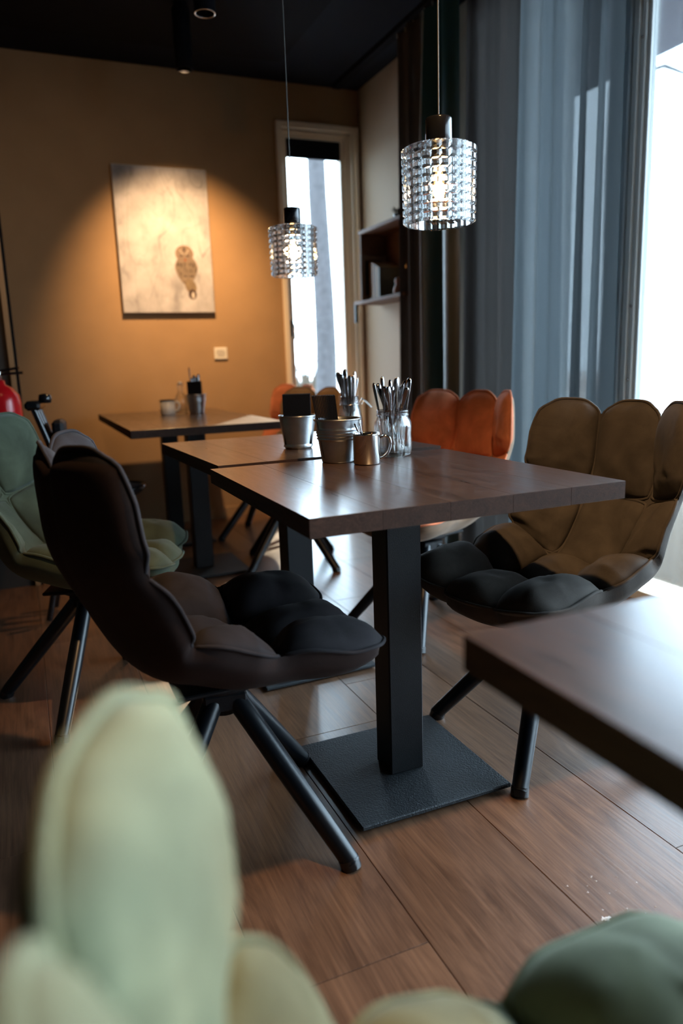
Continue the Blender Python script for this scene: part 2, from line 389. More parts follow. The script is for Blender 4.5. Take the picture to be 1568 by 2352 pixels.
def S(u, v):
    vv = min(max(v, -.05), 1.05)
    P = catmull(PROF, vv); 
    vc = min(max(vv, .01), .99); d = catmull(PROF, vc+.01)-catmull(PROF, vc-.01); d = Vector((d[0], d[1])).normalized()
    if vv < 0: P = P+d*(vv*1.05)
    if vv > 1: P = P+d*((vv-1)*1.05)
    nin = Vector((-d.y, d.x))  # rotate 90deg; inward (forward / up)
    th = rad(lerp_list(TH, vv)); hw = lerp_list(HW, vv); rho = hw/th
    a = u*th
    y = rho*sin(a); inw = rho*(1-cos(a))
    p = Vector((P[0]+nin.x*inw, y, P[1]+nin.y*inw))
    nrm = Vector((nin.x*cos(a), -sin(a), nin.y*cos(a)))
    return p, nrm
def warp(u, v):
    # scalloped rim: lobes at the top and the front, pinches at the row seams
    for c0, c1 in COLS:
        if c0-1e-6 <= u <= c1+1e-6 or (u < -1 and c0 == -1) or (u > 1 and c1 == 1):
            al = (u-(c0+c1)/2)/((c1-c0)/2); break
    lobe = -.016+.046*abs(al)**3.4
    k = max(0, 1-v/.14); k2 = max(0, 1-(1-v)/.16)
    v2 = v+lobe*k-lobe*1.1*k2
    pin = 0
    for r in (.30, .545, .765): pin += .070*math.exp(-((v-r)/.036)**2)
    return u*(1-pin*abs(u)**6), v2
def make_chair(label, mcol, x, y, rz, legrot, group='quilted swivel chairs', q=14, mback=None):
    t = thing('swivel_chair', label, 'chair', (x, y, 0), 0, group)
    mback = mback or mcol
    R = Matrix.Rotation(rz, 4, 'Z')
    rv = random.Random(zlib.crc32(label.encode()) % 1000)
    def shellp(u, v, off):
        uu, vv = warp(u, v); p, n = S(uu, vv); return p-n*off
    sh = MB()
    def outer(a, b):
        u, v = 2*a-1, b
        e = (1-abs(u)**5)*(1-abs(2*v-1)**12); e = max(e, 0)**.5
        th = .020+.026*min(1, max(0, (v-.35)/.2))
        c = 0
        for s_ in (-.35, .35): c += .010*math.exp(-((u-s_)/.05)**2)*max(0, 1-v/.35)
        return shellp(u*.985, .012+.976*v, (th-c)*e+.001)
    def inner(a, b): return shellp((2*a-1)*.985, .012+.976*b, -.001)
    sh.grid(outer, 40, 56); sh.grid(inner, 40, 56, flip=True)
    o = weld(sh.build('shell', mback, t), 1e-4); o.matrix_local = R
    for ri, (r0, r1) in enumerate(ROWS):
        for ci, (c0, c1) in enumerate(COLS):
            T = (.044, .038, .066, .078)[ri]; To = (.016, .006, .004, .012)[ri]
            k = .30
            def uv(a, b):
                a2 = a*math.sqrt(1-k*b*b/2*abs(b)**2); b2 = b*math.sqrt(1-k*a*a/2*abs(a)**2)
                u = (c0+c1)/2+a2*(c1-c0)/2*1.0; v = (r0+r1)/2+b2*(r1-r0)/2*1.0
                return warp(u, v)
            seed = ri*3+ci+rv.random()*9
            def padp(a, b, side):
                u, v = uv(a, b); p, n = S(u, v)
                h = (max(0, 1-abs(a)**2.4)**.60)*(max(0, 1-abs(b)**2.6)**.60)
                wr_ = noise.noise(Vector((a*2.2+seed, b*2.2, seed)))*.006+noise.noise(Vector((a*6+seed, b*6, seed)))*.0022
                if side > 0: return p+n*(h*T+min(h*3, 1)*wr_*(1 if ri > -1 else 0))
                return p-n*(h*To)
            pm = MB()
            f = lambda z: math.copysign(abs(2*z-1)**.8, 2*z-1)
            pm.grid(lambda a, b: padp(f(a), f(b), 1), q, q, flip=True)
            pm.grid(lambda a, b: padp(f(a), f(b), -1), q, q)
            cu = weld(pm.build('seat_cushion' if ri > 1 else 'back_cushion', mcol, t), 1e-5); cu.matrix_local = R
            bd = []
            M_ = 18
            for i in range(M_): bd.append((-1+2*i/M_, -1))
            for i in range(M_): bd.append((1, -1+2*i/M_))
            for i in range(M_): bd.append((1-2*i/M_, 1))
            for i in range(M_): bd.append((-1, 1-2*i/M_))
            pts = [S(*uv(a, b))[0]+S(*uv(a, b))[1]*.001 for a, b in bd]
            MB().tube(pts, .0042, 6, closed=True).build('piping', mcol, cu)
    # base
    LR = Matrix.Rotation(legrot, 4, 'Z')
    hub = MB().lathe([(0, .285), (.030, .285), (.034, .30), (.034, .345), (.075, .350), (.080, .362), (0, .364)], 20)
    hub.box(-.045, .045, -.045, .045, .300, .338, .004)
    h = hub.build('swivel_hub', m_iron, t); h.matrix_local = LR
    MB().box(-.11, .11, -.09, .09, .362, .372, .003).build('mounting_plate', m_iron, t).matrix_local = R
    for i in range(4):
        a = PI/4+i*PI/2; d = Vector((cos(a), sin(a), 0))
        top = d*.028+Vector((0, 0, .325)); bot = d*.300+Vector((0, 0, .012))
        l = MB().tube([top, top*.5+bot*.5, bot], [.0225, .0225, .0195], 16).build('leg', m_leg, t); l.matrix_local = LR
        dn = (bot-top).normalized()
        fc = MB().tube([bot-dn*.012, bot+Vector((0, 0, -.0115))], [.0212, .0212], 16).build('foot_cap', m_black, l)
    return t
K_brown = suede('dark_brown_suede', (.020, .017, .019), .10); K_brownb = suede('dark_brown_back', (.022, .012, .010), .04)
K_olive = suede('olive_brown_suede', (.066, .056, .048), .10)
K_green = suede('sage_green_suede', (.062, .078, .050))
K_greenf = suede('pale_sage_suede', (.185, .195, .115))
K_orange = suede('orange_suede', (.60, .20, .10)); K_tanb = suede('tan_back', (.22, .15, .10))
K_tan = suede('tan_suede', (.30, .19, .10))
def la(p1, p2, hx, hy): return math.atan2(p1[1]-hy, p1[0]-hx)-PI/4
make_chair('dark brown quilted chair at the left of the centre table, seen from behind', K_brown, -.097, .314, rad(0), la((.075, .075), 0, -.11, .31), mback=K_brownb, q=18)
make_chair('large olive brown quilted chair at the right end of the centre table', K_olive, .768, .335, rad(186), la((.544, .105), 0, .77, .306), q=18)
make_chair('sage green quilted chair behind the dark brown one, at the left edge', K_green, -.30, 1.17, rad(-18), la((-.427, .895), 0, -.30, 1.17), q=16)
make_chair('orange quilted chair with tan back, in front of the curtains', K_orange, .93, 1.24, rad(195), la((.695, 1.403), 0, .93, 1.24), mback=K_tanb, q=16)
fgc = make_chair('blurred pale green quilted chair in the very front', K_greenf, -.128, -.938, rad(8), rad(10), q=20)
fgc.scale = (1.03, 1, .955)
make_chair('tan quilted chair whose rim shows under the back window', K_tan, .77, 2.35, rad(200), la((.486, 2.292), 0, .70, 2.40), q=12)
make_chair('orange quilted chair farthest back beside the wall table', K_orange, .86, 3.06, rad(185), la((.541, 3.019), 0, .86, 3.06), q=12)

# ------------------------------------------------------------------ pendants
def make_pendant(label, x, y, zb, e):
    t = thing('pendant_lamp', label, 'lamp', (x, y, zb), 0, 'pressed glass pendant lamps')
    R, H, nc, nr = .075, .158, 24, 9; sub = 4
    sh = MB(); nu, nv = nc*sub, nr*sub
    def rad_o(i, j, H=H):
        a = (i % sub)/sub; b = (j % sub)/sub
        fa = min(a, 1-a)*2; fb = min(b, 1-b)*2
        return R+.0075*min(1, (min(fa, fb)*1.0)/.5)
    vs = []; n = nu
    for j in range(nv+1):
        for i in range(nu):
            r = rad_o(i, j); a = 2*PI*i/nu; taper = 1-.03*(1-j/nv)
            vs.append((r*taper*cos(a), r*taper*sin(a), H*j/nv))
    no = len(vs)
    for j in range(nv+1):
        for i in range(nu):
            a = 2*PI*i/nu; taper = 1-.03*(1-j/nv); vs.append(((R-.005)*taper*cos(a), (R-.005)*taper*sin(a), H*j/nv))
    fs = []
    for j in range(nv):
        for i in range(nu):
            k = (i+1) % nu
            fs.append((j*n+i, j*n+k, (j+1)*n+k, (j+1)*n+i)); fs.append((no+j*n+k, no+j*n+i, no+(j+1)*n+i, no+(j+1)*n+k))
    for i in range(nu):
        k = (i+1) % nu
        fs.append((k, i, no+i, no+k))
    # closed glass top with a hole for the socket
    top = nv*n
    ring_o = [(.030*cos(2*PI*i/nu), .030*sin(2*PI*i/nu), H+.001) for i in range(nu)]; ring_i = [(.030*cos(2*PI*i/nu), .030*sin(2*PI*i/nu), H-.004) for i in range(nu)]
    a0 = len(vs); vs += ring_o; b0 = len(vs); vs += ring_i
    for i in range(nu):
        k = (i+1) % nu
        fs.append((top+i, top+k, a0+k, a0+i)); fs.append((no+top+k, no+top+i, b0+i, b0+k)); fs.append((a0+i, a0+k, b0+k, b0+i))
    sh.add(vs, fs, False); sh.build('glass_shade', m_shade, t)
    MB().lathe([(0, H+.060), (.0275, H+.060), (.0285, H+.057), (.0285, H-.020), (.020, H-.022), (0, H-.022)], 28).build('socket_cap', m_black, t)
    MB().tube([(0, 0, H+.06), (0, 0, 2.77-.036-zb)], .0016, 6).build('cord', m_cord, t)
    b = MB().lathe([(.013, H-.022), (.014, H-.035), (.026, H-.062), (.030, H-.080), (.026, H-.100), (.012, H-.112), (0, H-.114)], 20).build('bulb', m_bulbglass, t)
    fl = MB()
    for i in range(6):
        a = i*PI/3; fl.tube([(.004*cos(a), .004*sin(a), H-.04), (.012*cos(a), .012*sin(a), H-.065), (.010*cos(a), .010*sin(a), H-.095)], .0016, 6)
    fl.build('filament', m_bulb, b)
    l = bpy.data.lights.new('bulb_light', 'POINT'); l.energy = e; l.color = WARM; l.shadow_soft_size = .02
    lo = bpy.data.objects.new('bulb_light', l); C.objects.link(lo); lo.parent = t; lo.location = (0, 0, H-.08)
make_pendant('larger looking glass pendant lamp against the dark curtain', .471, .36, 1.300, 7)
make_pendant('smaller looking glass pendant lamp against the back window', .474, 1.32, 1.300, 7)

# ------------------------------------------------------------------ ceiling spots
def make_spot(label, x, y, zb, aim, e, ang, h=.27, mount=2.735, blend=.35):
    t = thing('ceiling_spotlight', label, 'spotlight', (x, y, zb), 0, 'black cylinder spotlights')
    r = .043
    MB().lathe([(0, h), (r-.003, h), (r, h-.003), (r, .002), (r-.001, 0), (r-.004, 0), (r-.006, .02), (r-.006, .11), (0, .11)], 28).build('housing', m_raft, t)
    MB().lathe([(r-.002, .0), (r-.001, -.002), (r-.006, -.002), (r-.006, .0)], 28).build('rim', m_raft if y > 2.5 else m_steel, t)
    MB().tube([(0, 0, h), (0, 0, mount-zb)], .006, 8).build('stem', m_raft, t)
    MB().lathe([(0, mount-zb-.012), (.03, mount-zb-.012), (.03, mount-zb-.0005), (0, mount-zb-.0005)], 20).build('ceiling_mount', m_raft, t)
    MB().lathe([(0, .105), (r-.009, .105), (r-.009, .108), (0, .108)], 20).build('lens', emit('spot_lens', (1, .6, .3), .4), t)
    spot((x, y, zb-.004), aim, e, ang, blend)
make_spot('black cylinder spotlight hanging over the owl picture', .485, 2.80, 2.445, (.60, 3.70, 1.42), 200, 74, blend=1.0)
make_spot('black cylinder spotlight cut off by the top edge', .41, 2.05, 2.385, (.35, 2.3, 0), 45, 60, h=.2)
make_spot('black cylinder spotlight above the camera', .30, -.35, 2.45, (.38, -.05, 0), 110, 95, h=.2, blend=.6)
make_spot('added fill spotlight out of view, brightening the left part of the back wall', -.40, 1.2, 2.45, (-.05, 3.7, 1.5), 30, 75, h=.2, blend=1.0)  # fill lamp added out of view to lift the wall left of the owl

# ------------------------------------------------------------------ owl picture and label
PX0, PX1, PZ0, PZ1 = .207, .775, 1.350, 2.205
pic = thing('canvas_picture', 'canvas print of a grey owl sitting in pale snowy branches', 'picture', (PX0, YW, PZ0))
MB().box(0, PX1-PX0, -.032, -.0005, 0, PZ1-PZ0, .002).build('stretched_canvas', m_canvas, pic)
def owl_col(x, z):   # x 0..1 from left, z 0..1 from top
    v = Vector((x*3.2, z*5, 0))
    n = noise.fractal(v*1.2, 1.0, 2.0, 6); n2 = noise.fractal(Vector((x*9+5, z*7, 3)), .8, 2.0, 5); n3 = noise.turbulence(Vector((x*4+9, z*6, 7)), 5, False)
    s = .86+.10*n-.10*max(0, n2)
    # blurry grey foliage in the corners and thin branches
    s -= .28*math.exp(-((x-.10)**2/.012+(z-.05)**2/.01))+.20*math.exp(-((x-.88)**2/.02+(z-.06)**2/.006))
    s -= .12*math.exp(-((x-.12)**2/.004+(z-.63)**2/.002))+.14*math.exp(-((x-.58)**2/.002+(z-.90)**2/.02))+.12*math.exp(-((x-.09)**2/.006+(z-.93)**2/.002))
    br = abs(noise.noise(Vector((x*5+2, z*3.4, 1.5)))); s -= .16*max(0, 1-br/.028)*(1 if z < .62 else .3)
    br = abs(noise.noise(Vector((x*9+2, z*6.4, 4.5)))); s -= .08*max(0, 1-br/.04)
    c = [s*.98, s*.97, s*1.0]
    def blend(col, k):
        k = max(0, min(1, k))
        for i in range(3): c[i] = c[i]*(1-k)+col[i]*k
    st = .5+.5*noise.noise(Vector((x*60, z*22, 2))); st2 = .5+.5*noise.noise(Vector((x*90, z*40, 8)))
    body = 1-(((x-.712)/(.135*(1-.35*max(0, (z-.68)/.12))))**2+((z-.70)/.115)**2)
    blend((.42+.30*st, .36+.28*st, .30+.26*st), body*5)
    if body > 0 and z > .63 and z < .75: blend((.22, .17, .13), (st-.56)*5*min(1, body*4))
    head = 1-(((x-.700)/.104)**2+((z-.585)/.062)**2)
    blend((.50+.16*st2, .42+.15*st2, .36+.13*st2), head*6)
    for sx in (-1, 1):
        fd = 1-(((x-(.700+sx*.038))/.042)**2+((z-.600)/.036)**2)
        blend((.56, .48, .42), fd*3)
        e = 1-(((x-(.700+sx*.036))/.016)**2+((z-(.600))/.006)**2); blend((.14, .10, .09), e*3)
        bw = abs((x-.700)*sx-(.590-z)*1.1-.014); 
        if (x-.700)*sx > -.002 and .555 < z < .59: blend((.80, .76, .70), 1.2-bw/.008)
    blend((.14, .10, .09), 2*(1-(((x-.700)/.010)**2+((z-.553)/.020)**2)))
    blend((.62, .32, .14), 2*(1-(((x-.705)/.010)**2+((z-.628)/.012)**2)))
    tail = 1-(((x-(.745+(z-.8)*.25))/.066)**2+((z-.815)/.055)**2); blend((.48+.2*st, .40+.2*st, .32+.15*st), tail*4)
    t2 = 1-(((x-.762)/.048)**2+((z-.872)/.038)**2); blend((.30, .20, .15), t2*4)
    blend((.92, .88, .84), 4*(1-(((x-.768)/.018)**2+((z-.878)/.026)**2)))
    return [.62*max(0.02, min(1, q))**2.3 for q in c]
nx, nz = 150, 226
pm = MB().grid(lambda a, b: (a*(PX1-PX0)*.994+.0015, -.0330, (1-b)*(PZ1-PZ0)*.994+.0015), nx, nz, flip=True)
po = pm.build('owl_print', m_print, pic)
ca = po.data.color_attributes.new('print', 'FLOAT_COLOR', 'POINT')
buf = []
for i in range(nx+1):
    for j in range(nz+1): buf += owl_col(i/nx, j/nz)+[1]
ca.data.foreach_set('color', buf)
lb = thing('wall_label', 'small white picture label on the wall under the owl', 'label', (.758, YW, 1.055))
MB().box(0, .086, -.012, -.0005, 0, .075, .002).build('card', m_paper, lb)
ink = MB()
for k, (a, b) in enumerate(((.2, .7), (.15, .85), (.2, .8), (.25, .75))): ink.box(.086*a, .086*b, -.0128, -.0122, .052-.011*k, .055-.011*k)
ink.build('printed_lines', m_ink, lb)

# ------------------------------------------------------------------ shelf with things
SX0, SX1, SY0, SY1 = 1.645, XW-.001, 2.72, 3.42
shf = thing('wall_shelf', 'brown wooden box shelf on the side wall next to the curtain', 'shelf', (0, 0, 0))
MB().box(SX0, SX1, SY0, SY1, 1.372, 1.392, .002).build('lower_board', m_shelf, shf)
MB().box(SX0+.0, SX1, SY0, SY1-.09, 1.795, 1.815, .002).build('upper_board', m_shelf, shf)
MB().box(SX0+.01, SX1-.013, SY1-.105, SY1-.092, 1.3925, 1.7945, .001).build('side_panel', m_shelf, shf)
MB().box(SX1-.012, SX1, SY0, SY1, 1.392, 1.795, .001).build('back_panel', m_shelf, shf)
MB().box(SX0, SX0+.02, SY1-.02, SY1-.001, 1.26, 1.372, .001).build('hanging_strap', m_iron, shf)
def pframe(label, y0, y1, x, z0, h, m1, m2, tilt, grp=None):
    t = thing('picture_frame', label, 'picture frame', (x, (y0+y1)/2, z0), tilt, grp)
    w_ = y1-y0; mb = MB(); b_ = .03
    mb.box(-.008, .008, -w_/2, -w_/2+b_, 0, h, .001); mb.box(-.008, .008, w_/2-b_, w_/2, 0, h, .001); mb.box(-.008, .008, -w_/2+b_, w_/2-b_, h-b_, h, .001); mb.box(-.008, .008, -w_/2+b_, w_/2-b_, 0, b_, .001)
    mb.build('frame', m1, t); MB().box(-.003, .003, -w_/2+b_, w_/2-b_, b_, h-b_).build('print', m2, t); return t
m_gf = plain('grey_brown_frame', (.20, .15, .12), .6); m_bk = plain('dark_print', (.03, .035, .035), .5); m_bp = plain('brown_print', (.16, .12, .09), .6)
pframe('large dark picture frame standing at the left end of the shelf', 3.19, 3.38, 1.725, 1.3925, .275, m_gf, m_bk, rad(97))
pframe('smaller brown picture frame standing on the shelf', 3.165, 3.305, 1.745, 1.3925, .225, m_gf, m_bp, rad(97))
bkc = [(.25, .16, .10), (.12, .10, .08), (.30, .22, .14), (.05, .07, .06)]
for i, c in enumerate(bkc):
    t = thing('book', ['light brown book standing left among the shelf books', 'grey brown book second among the shelf books', 'pale tan book leaning on the dark ones', 'dark green book at the right of the shelf books'][i], 'book', (1.735, 3.17-.028*i-.002, 1.3925), 0, 'books on the wall shelf')
    mc = plain('book_cover', c, .6); h = .215-.012*i
    MB().box(-.07, .07, -.012, -.010, 0, h).box(-.07, .07, .010, .012, 0, h).box(-.072, -.070, -.012, .012, 0, h).build('cover', mc, t)
    MB().box(-.069, .066, -.0098, .0098, .003, h-.003).build('pages', m_paper, t)
fg = thing('figurine', 'small reddish brown figurine beside the candle on the shelf', 'figurine', (1.70, 2.90, 1.3925))
MB().lathe([(0, 0), (.026, 0), (.030, .02), (.024, .045), (.015, .06), (.021, .075), (.018, .092), (0, .10)], 20).build('body', plain('terracotta', (.30, .11, .06), .5), fg)
cn = thing('candle', 'small lit white candle in an orange glow on the shelf', 'candle', (1.77, 2.93, 1.3925))
MB().lathe([(0, 0), (.02, 0), (.02, .15), (0, .152)], 16).build('wax', m_cream, cn); MB().lathe([(0, .152), (.005, .16), (.003, .175), (0, .18)], 10).build('flame', emit('flame', (1, .4, .1), 12), cn)
pl = thing('potted_plant', 'small dark leafy plant on top of the wall shelf', 'plant', (1.72, 2.92, 1.8155))
MB().lathe([(0, 0), (.025, 0), (.030, .035), (.027, .035), (.024, .005), (0, .005)], 18).build('pot', m_black, pl)
m_leafd = plain('dark_leaf', (.02, .03, .025), .5)
for i in range(11):
    a = i*2.4; r = .03+.03*random.random(); z = .045+.035*random.random(); d = Vector((cos(a), sin(a), .3)); s_ = Vector((-sin(a), cos(a), 0))
    b = Vector((cos(a)*.008, sin(a)*.008, .034)); tip = d*r+Vector((0, 0, z)); mid = b*.4+tip*.6
    lf = MB().add([b, mid+s_*.012, tip, mid-s_*.012, mid+Vector((0, 0, .004))], [(0, 1, 4), (1, 2, 4), (2, 3, 4), (3, 0, 4), (0, 3, 2, 1)]); lf.build('leaf', m_leafd, pl)

# ------------------------------------------------------------------ curtains
def curtain(name, label, m, y0, y1, xc, amp, per, seed, z0=.015, z1=2.735, grp=None, jag=.3):
    rr = random.Random(seed); ph = rr.uniform(0, 6); ph2 = rr.uniform(0, 6)
    nu = int((y1-y0)/per*14); nv = 24
    def f(a, b):
        y = y0+(y1-y0)*a; s = 2*PI*(y-y0)/per+ph+jag*sin(2*PI*a*2.3+ph2)*3
        k = .55+.45*b
        x = xc+amp*k*(sin(s)+.35*sin(2.1*s+ph2))+.006*sin(3*b+a*9)
        return (x, y+.25*amp*cos(s)*k, z1+(z0-z1)*b)
    t = thing(name, label, 'curtain', (0, 0, 0), 0, grp)
    MB().grid(f, nu, nv).build('fabric', m, t)
    hk = MB()
    n = int((y1-y0)/.09)
    for i in range(n+1):
        y = y0+.02+(y1-y0-.04)*i/max(n, 1); hk.tube([(xc, y, z1-.012), (xc, y, z1+.006)], .003, 6)
    hk.build('gliders', m_white, t)
    return t
curtain('curtain', 'narrow grey brown curtain nearest the shelf', m_grey, 2.50, 2.80, 1.66, .030, .13, 2)
curtain('curtain', 'dark teal velvet drape behind the larger pendant lamp', m_teal, 2.13, 2.49, 1.65, .035, .34, 5, jag=.05)
curtain('curtain', 'grey curtain between the teal drape and the sheer one', m_grey, 1.70, 2.12, 1.66, .032, .14, 8)
curtain('curtain', 'sheer blue grey curtain hanging beside the bright window', m_sheer, 1.12, 1.68, 1.66, .046, .115, 11)
rail = thing('curtain_rail', 'dark ceiling rail the curtains hang from', 'curtain rail', (0, 0, 0))
MB().box(1.635, 1.685, -2.4, 3.64, 2.742, ZC-.0005, .002).build('rail', m_raft, rail)
wd = thing('curtain_wand', 'thin white rod hanging in front of the teal drape', 'curtain wand', (1.60, 2.45, 0))
MB().tube([(0, 0, .55), (0, 0, 2.0), (.03, 0, 2.72)], .003, 8).build('rod', m_white, wd)

# ------------------------------------------------------------------ table ware
def bucket(label, x, y, z, rb, rt, h, ribs, grp=None):
    t = thing('zinc_bucket', label, 'bucket', (x, y, z), 0, grp)
    p = [(0, 0), (rb-.002, 0), (rb, .002)]
    n = 40
    for i in range(1, n):
        f = i/n; r = rb+(rt-rb)*f
        for c in ribs: r += .0034*math.exp(-((f-c)/.016)**2)
        p.append((r, .002+f*(h-.002)))
    p += [(rt, h-.001), (rt+.0028, h-.002), (rt+.0034, h+.001), (rt+.001, h+.003), (rt-.0012, h+.001)]
    p += [(rb+(rt-rb)*f-.0014, h*f+.001) for f in (.8, .5, .2, .02)]+[(0, .0018)]
    MB().lathe(p, 56).build('pail', m_zinc, t); return t
TZ = .7502
bucket('plain zinc bucket of black napkins on the table behind', .352, 1.018, TZ, .042, .057, .100, (.05, .09))
bucket('ribbed zinc bucket of black napkins beside the steel mug', .330, .648, TZ, .044, .060, .112, (.55, .62, .69, .76))
def napkins(cx, cy, z, n, w_, h, rz, spread, lab, grp, lean=0, fan=0):
    for i in range(n):
        t = thing('napkin', lab, 'napkin', (cx, cy, z), rz, grp)
        d = (i-(n-1)/2)*spread; q = fan*((i/(n-1))-.5)
        def f(a, b, s=1, d=d, q=q):
            zz = b*h; return (d+q*zz+lean*zz+s*spread*.47, (a-.5)*w_, zz+.0)
        mb = MB(); mb.grid(lambda a, b: f(a, b, 1), 2, 6, flip=False); mb.grid(lambda a, b: f(a, b, -1), 2, 6, flip=True)
        def rim(a):  # rounded fold along the top edge
            return [f(a, 1, -1), f(a, 1.006, 0), f(a, 1, 1)]
        r0, r1 = rim(0), rim(1)
        mb.add(r0+r1, [(0, 1, 4, 3), (1, 2, 5, 4)], True)
        for a in (0, 1): mb.add([f(a, 0, -1), f(a, 0, 1), f(a, 1, 1), f(a, 1, -1)], [(0, 1, 2, 3)])
        mb.add([f(0, 0, -1), f(1, 0, -1), f(1, 0, 1), f(0, 0, 1)], [(0, 1, 2, 3)])
        mb.build('folded_paper', m_napkin, t)
napkins(.350, 1.012, TZ+.014, 10, .084, .152, rad(90-22.5), .0040, 'black folded napkin standing flat in the plain zinc bucket', 'napkins in the plain bucket', lean=.02, fan=.05)
napkins(.318, .655, TZ+.014, 15, .056, .160, rad(-21), .0034, 'black folded napkin fanned edge-on in the ribbed zinc bucket', 'napkins in the ribbed bucket', lean=-.13, fan=.06)

# steel mug with two sticks
mg = thing('steel_mug', 'polished steel mug with a wire handle in front of the jar', 'mug', (.372, .560, TZ), rad(-20))
MB().lathe([(0, 0), (.031, 0), (.0345, .003), (.0345, .074), (.0358, .0775), (.0345, .079), (.0325, .077), (.0325, .005), (0, .004)], 48).build('cup', m_chrome, mg)
hp = [(.034, 0, .066), (.046, 0, .070), (.058, 0, .066), (.062, 0, .050), (.056, 0, .030), (.044, 0, .018), (.034, 0, .013)]
hm = MB()
for s_ in (-.004, 0, .004): hm.tube([catmull([(a, s_, c) for a, b, c in hp], i/20) for i in range(21)], .0028, 8)
hm.build('handle', m_chrome, mg)
def rod_thing(name, label, cat, grp, base, tip, prof, m, flat=.45, head=None):
    """cutlery: flattened tube from base to tip, radius profile along it"""
    t = thing(name, label, cat, base, 0, grp)
    b = Vector(base); d = Vector(tip)-b; L = d.length; d.normalize()
    a = Vector((0, 0, 1)).cross(d); a = a.normalized() if a.length > 1e-3 else Vector((1, 0, 0)); a = Matrix.Rotation(zlib.crc32((label+str(tip)).encode()) % 7*.5, 3, d) @ a; c = d.cross(a)
    def part(nm, pr, mm):
        mb = MB(); n = 12; vs = []
        for f, r in pr:
            for j in range(n):
                an = 2*PI*j/n; vs.append(d*(L*f)+a*(r*cos(an))+c*(r*flat*sin(an)))
        k = len(pr)
        mb.add(vs, [(i*n+j, i*n+(j+1) % n, (i+1)*n+(j+1) % n, (i+1)*n+j) for i in range(k-1) for j in range(n)], True)
        mb.add(vs[:n], [tuple(range(n))[::-1]]); mb.add(vs[-n:], [tuple(range(n))])
        mb.build(nm, mm, t)
    part('handle', prof, m); 
    if head: part('head', head, m_chrome)
    return t
HP = [(.42, .0030), (.50, .0042), (.70, .0062), (.88, .0080), (.96, .0078), (.99, .0052), (1.0, .002)]
KP = [(.42, .0050), (.50, .0062), (.75, .0070), (.93, .0085), (.98, .0070), (1.0, .003)]
FH = [(.0, .008), (.03, .011), (.16, .012), (.24, .007), (.30, .0032), (.42, .0030)]
KH = [(.0, .002), (.04, .007), (.2, .0085), (.38, .008), (.42, .005)]
m_handle = plain('dark_reflecting_steel', (.30, .28, .28), .12, 1)
def cutlery_set(cx, cy, z, R, Rin, n, L0, lab, grp, seed, zin=.006):
    rr = random.Random(seed)
    for i in range(n):
        a = i*2*PI/n+rr.uniform(-.15, .15); 
        rt = R*rr.uniform(.55, 1.25); rb = Rin*rr.uniform(.5, .95); a2 = a+PI+rr.uniform(-.5, .5)
        if i % 2: a2 = a+rr.uniform(-.6, .6)
        L = L0*rr.uniform(.93, 1.06)
        base = Vector((cx+rb*cos(a2), cy+rb*sin(a2), z+zin+.001)); h = math.sqrt(max(L*L-(rt*cos(a)-rb*cos(a2))**2-(rt*sin(a)-rb*sin(a2))**2, .01))
        tip = Vector((cx+rt*cos(a), cy+rt*sin(a), base.z+h))
        if i % 3: rod_thing('fork', lab % 'fork', 'fork', grp % 'forks', base, tip, HP, m_handle, .40, FH)
        else: rod_thing('knife', lab % 'knife', 'knife', grp % 'knives', base, tip, KP, m_handle, .62, KH)
rod_thing('teaspoon', 'small steel spoon leaning left inside the steel mug', 'spoon', 'spoons in the steel mug', (.385, .556, TZ+.006), (.340, .562, TZ+.105), [(.3, .002), (.6, .004), (.9, .0062), (.98, .005), (1, .002)], m_handle, .35, [(0, .006), (.05, .010), (.2, .010), (.3, .003)])
rod_thing('teaspoon', 'small brownish spoon right of its twin inside the steel mug', 'spoon', 'spoons in the steel mug', (.380, .572, TZ+.006), (.362, .578, TZ+.104), [(.3, .002), (.6, .004), (.9, .0062), (.98, .005), (1, .002)], m_handle, .35, [(0, .006), (.05, .010), (.2, .010), (.3, .003)])
# mason jar
JX, JY = .505, .672
jar = thing('glass_jar', 'round glass jar full of cutlery on the centre table', 'jar', (JX, JY, TZ))
jp = [(0, 0), (.040, 0), (.048, .004), (.051, .012), (.052, .030), (.0505, .060), (.052, .078), (.050, .094), (.044, .103), (.0425, .108), (.0450, .110), (.0450, .114), (.0425, .116), (.0445, .119), (.0445, .123), (.0430, .126),
      (.0395, .126), (.0395, .106), (.046, .094), (.048, .078), (.0465, .060), (.048, .030), (.047, .014), (.040, .008), (0, .007)]
jm = MB().lathe(jp, 48)
jm.build('glass', m_jar, jar)
cutlery_set(JX, JY, TZ, .044, .026, 17, .196, 'steel %s standing in the round glass jar', '%s in the round jar', 4, .008)
# swing-top jar on the table behind
SX, SY = .560, 1.085
sj = thing('swing_top_jar', 'narrow-necked clip-top jar of cutlery on the table behind', 'jar', (SX, SY, TZ))
MB().lathe([(0, 0), (.036, 0), (.042, .005), (.043, .03), (.042, .07), (.034, .105), (.030, .118), (.030, .124), (.033, .127), (.030, .130), (.033, .134), (.030, .138), (.030, .146), (.028, .148),
            (.0265, .146), (.0265, .118), (.031, .104), (.039, .07), (.040, .03), (.038, .008), (0, .006)], 40).build('glass', m_jar, sj)
wr_ = MB(); wr_.tube([(.0325*cos(a*PI/10), .0325*sin(a*PI/10), .121) for a in range(20)], .0013, 6, closed=True)
wr_.tube([(.032, 0, .121), (.042, .0, .138), (.046, .004, .142), (.050, 0, .130), (.040, -.004, .120)], .0013, 6)
wr_.tube([(.044, 0, .140), (.060, -.003, .128), (.078, -.006, .108)], .0016, 6); wr_.tube([(.044, .006, .138), (.060, .006, .126), (.078, .002, .107)], .0016, 6)
wr_.build('wire_clasp', m_steel, sj)
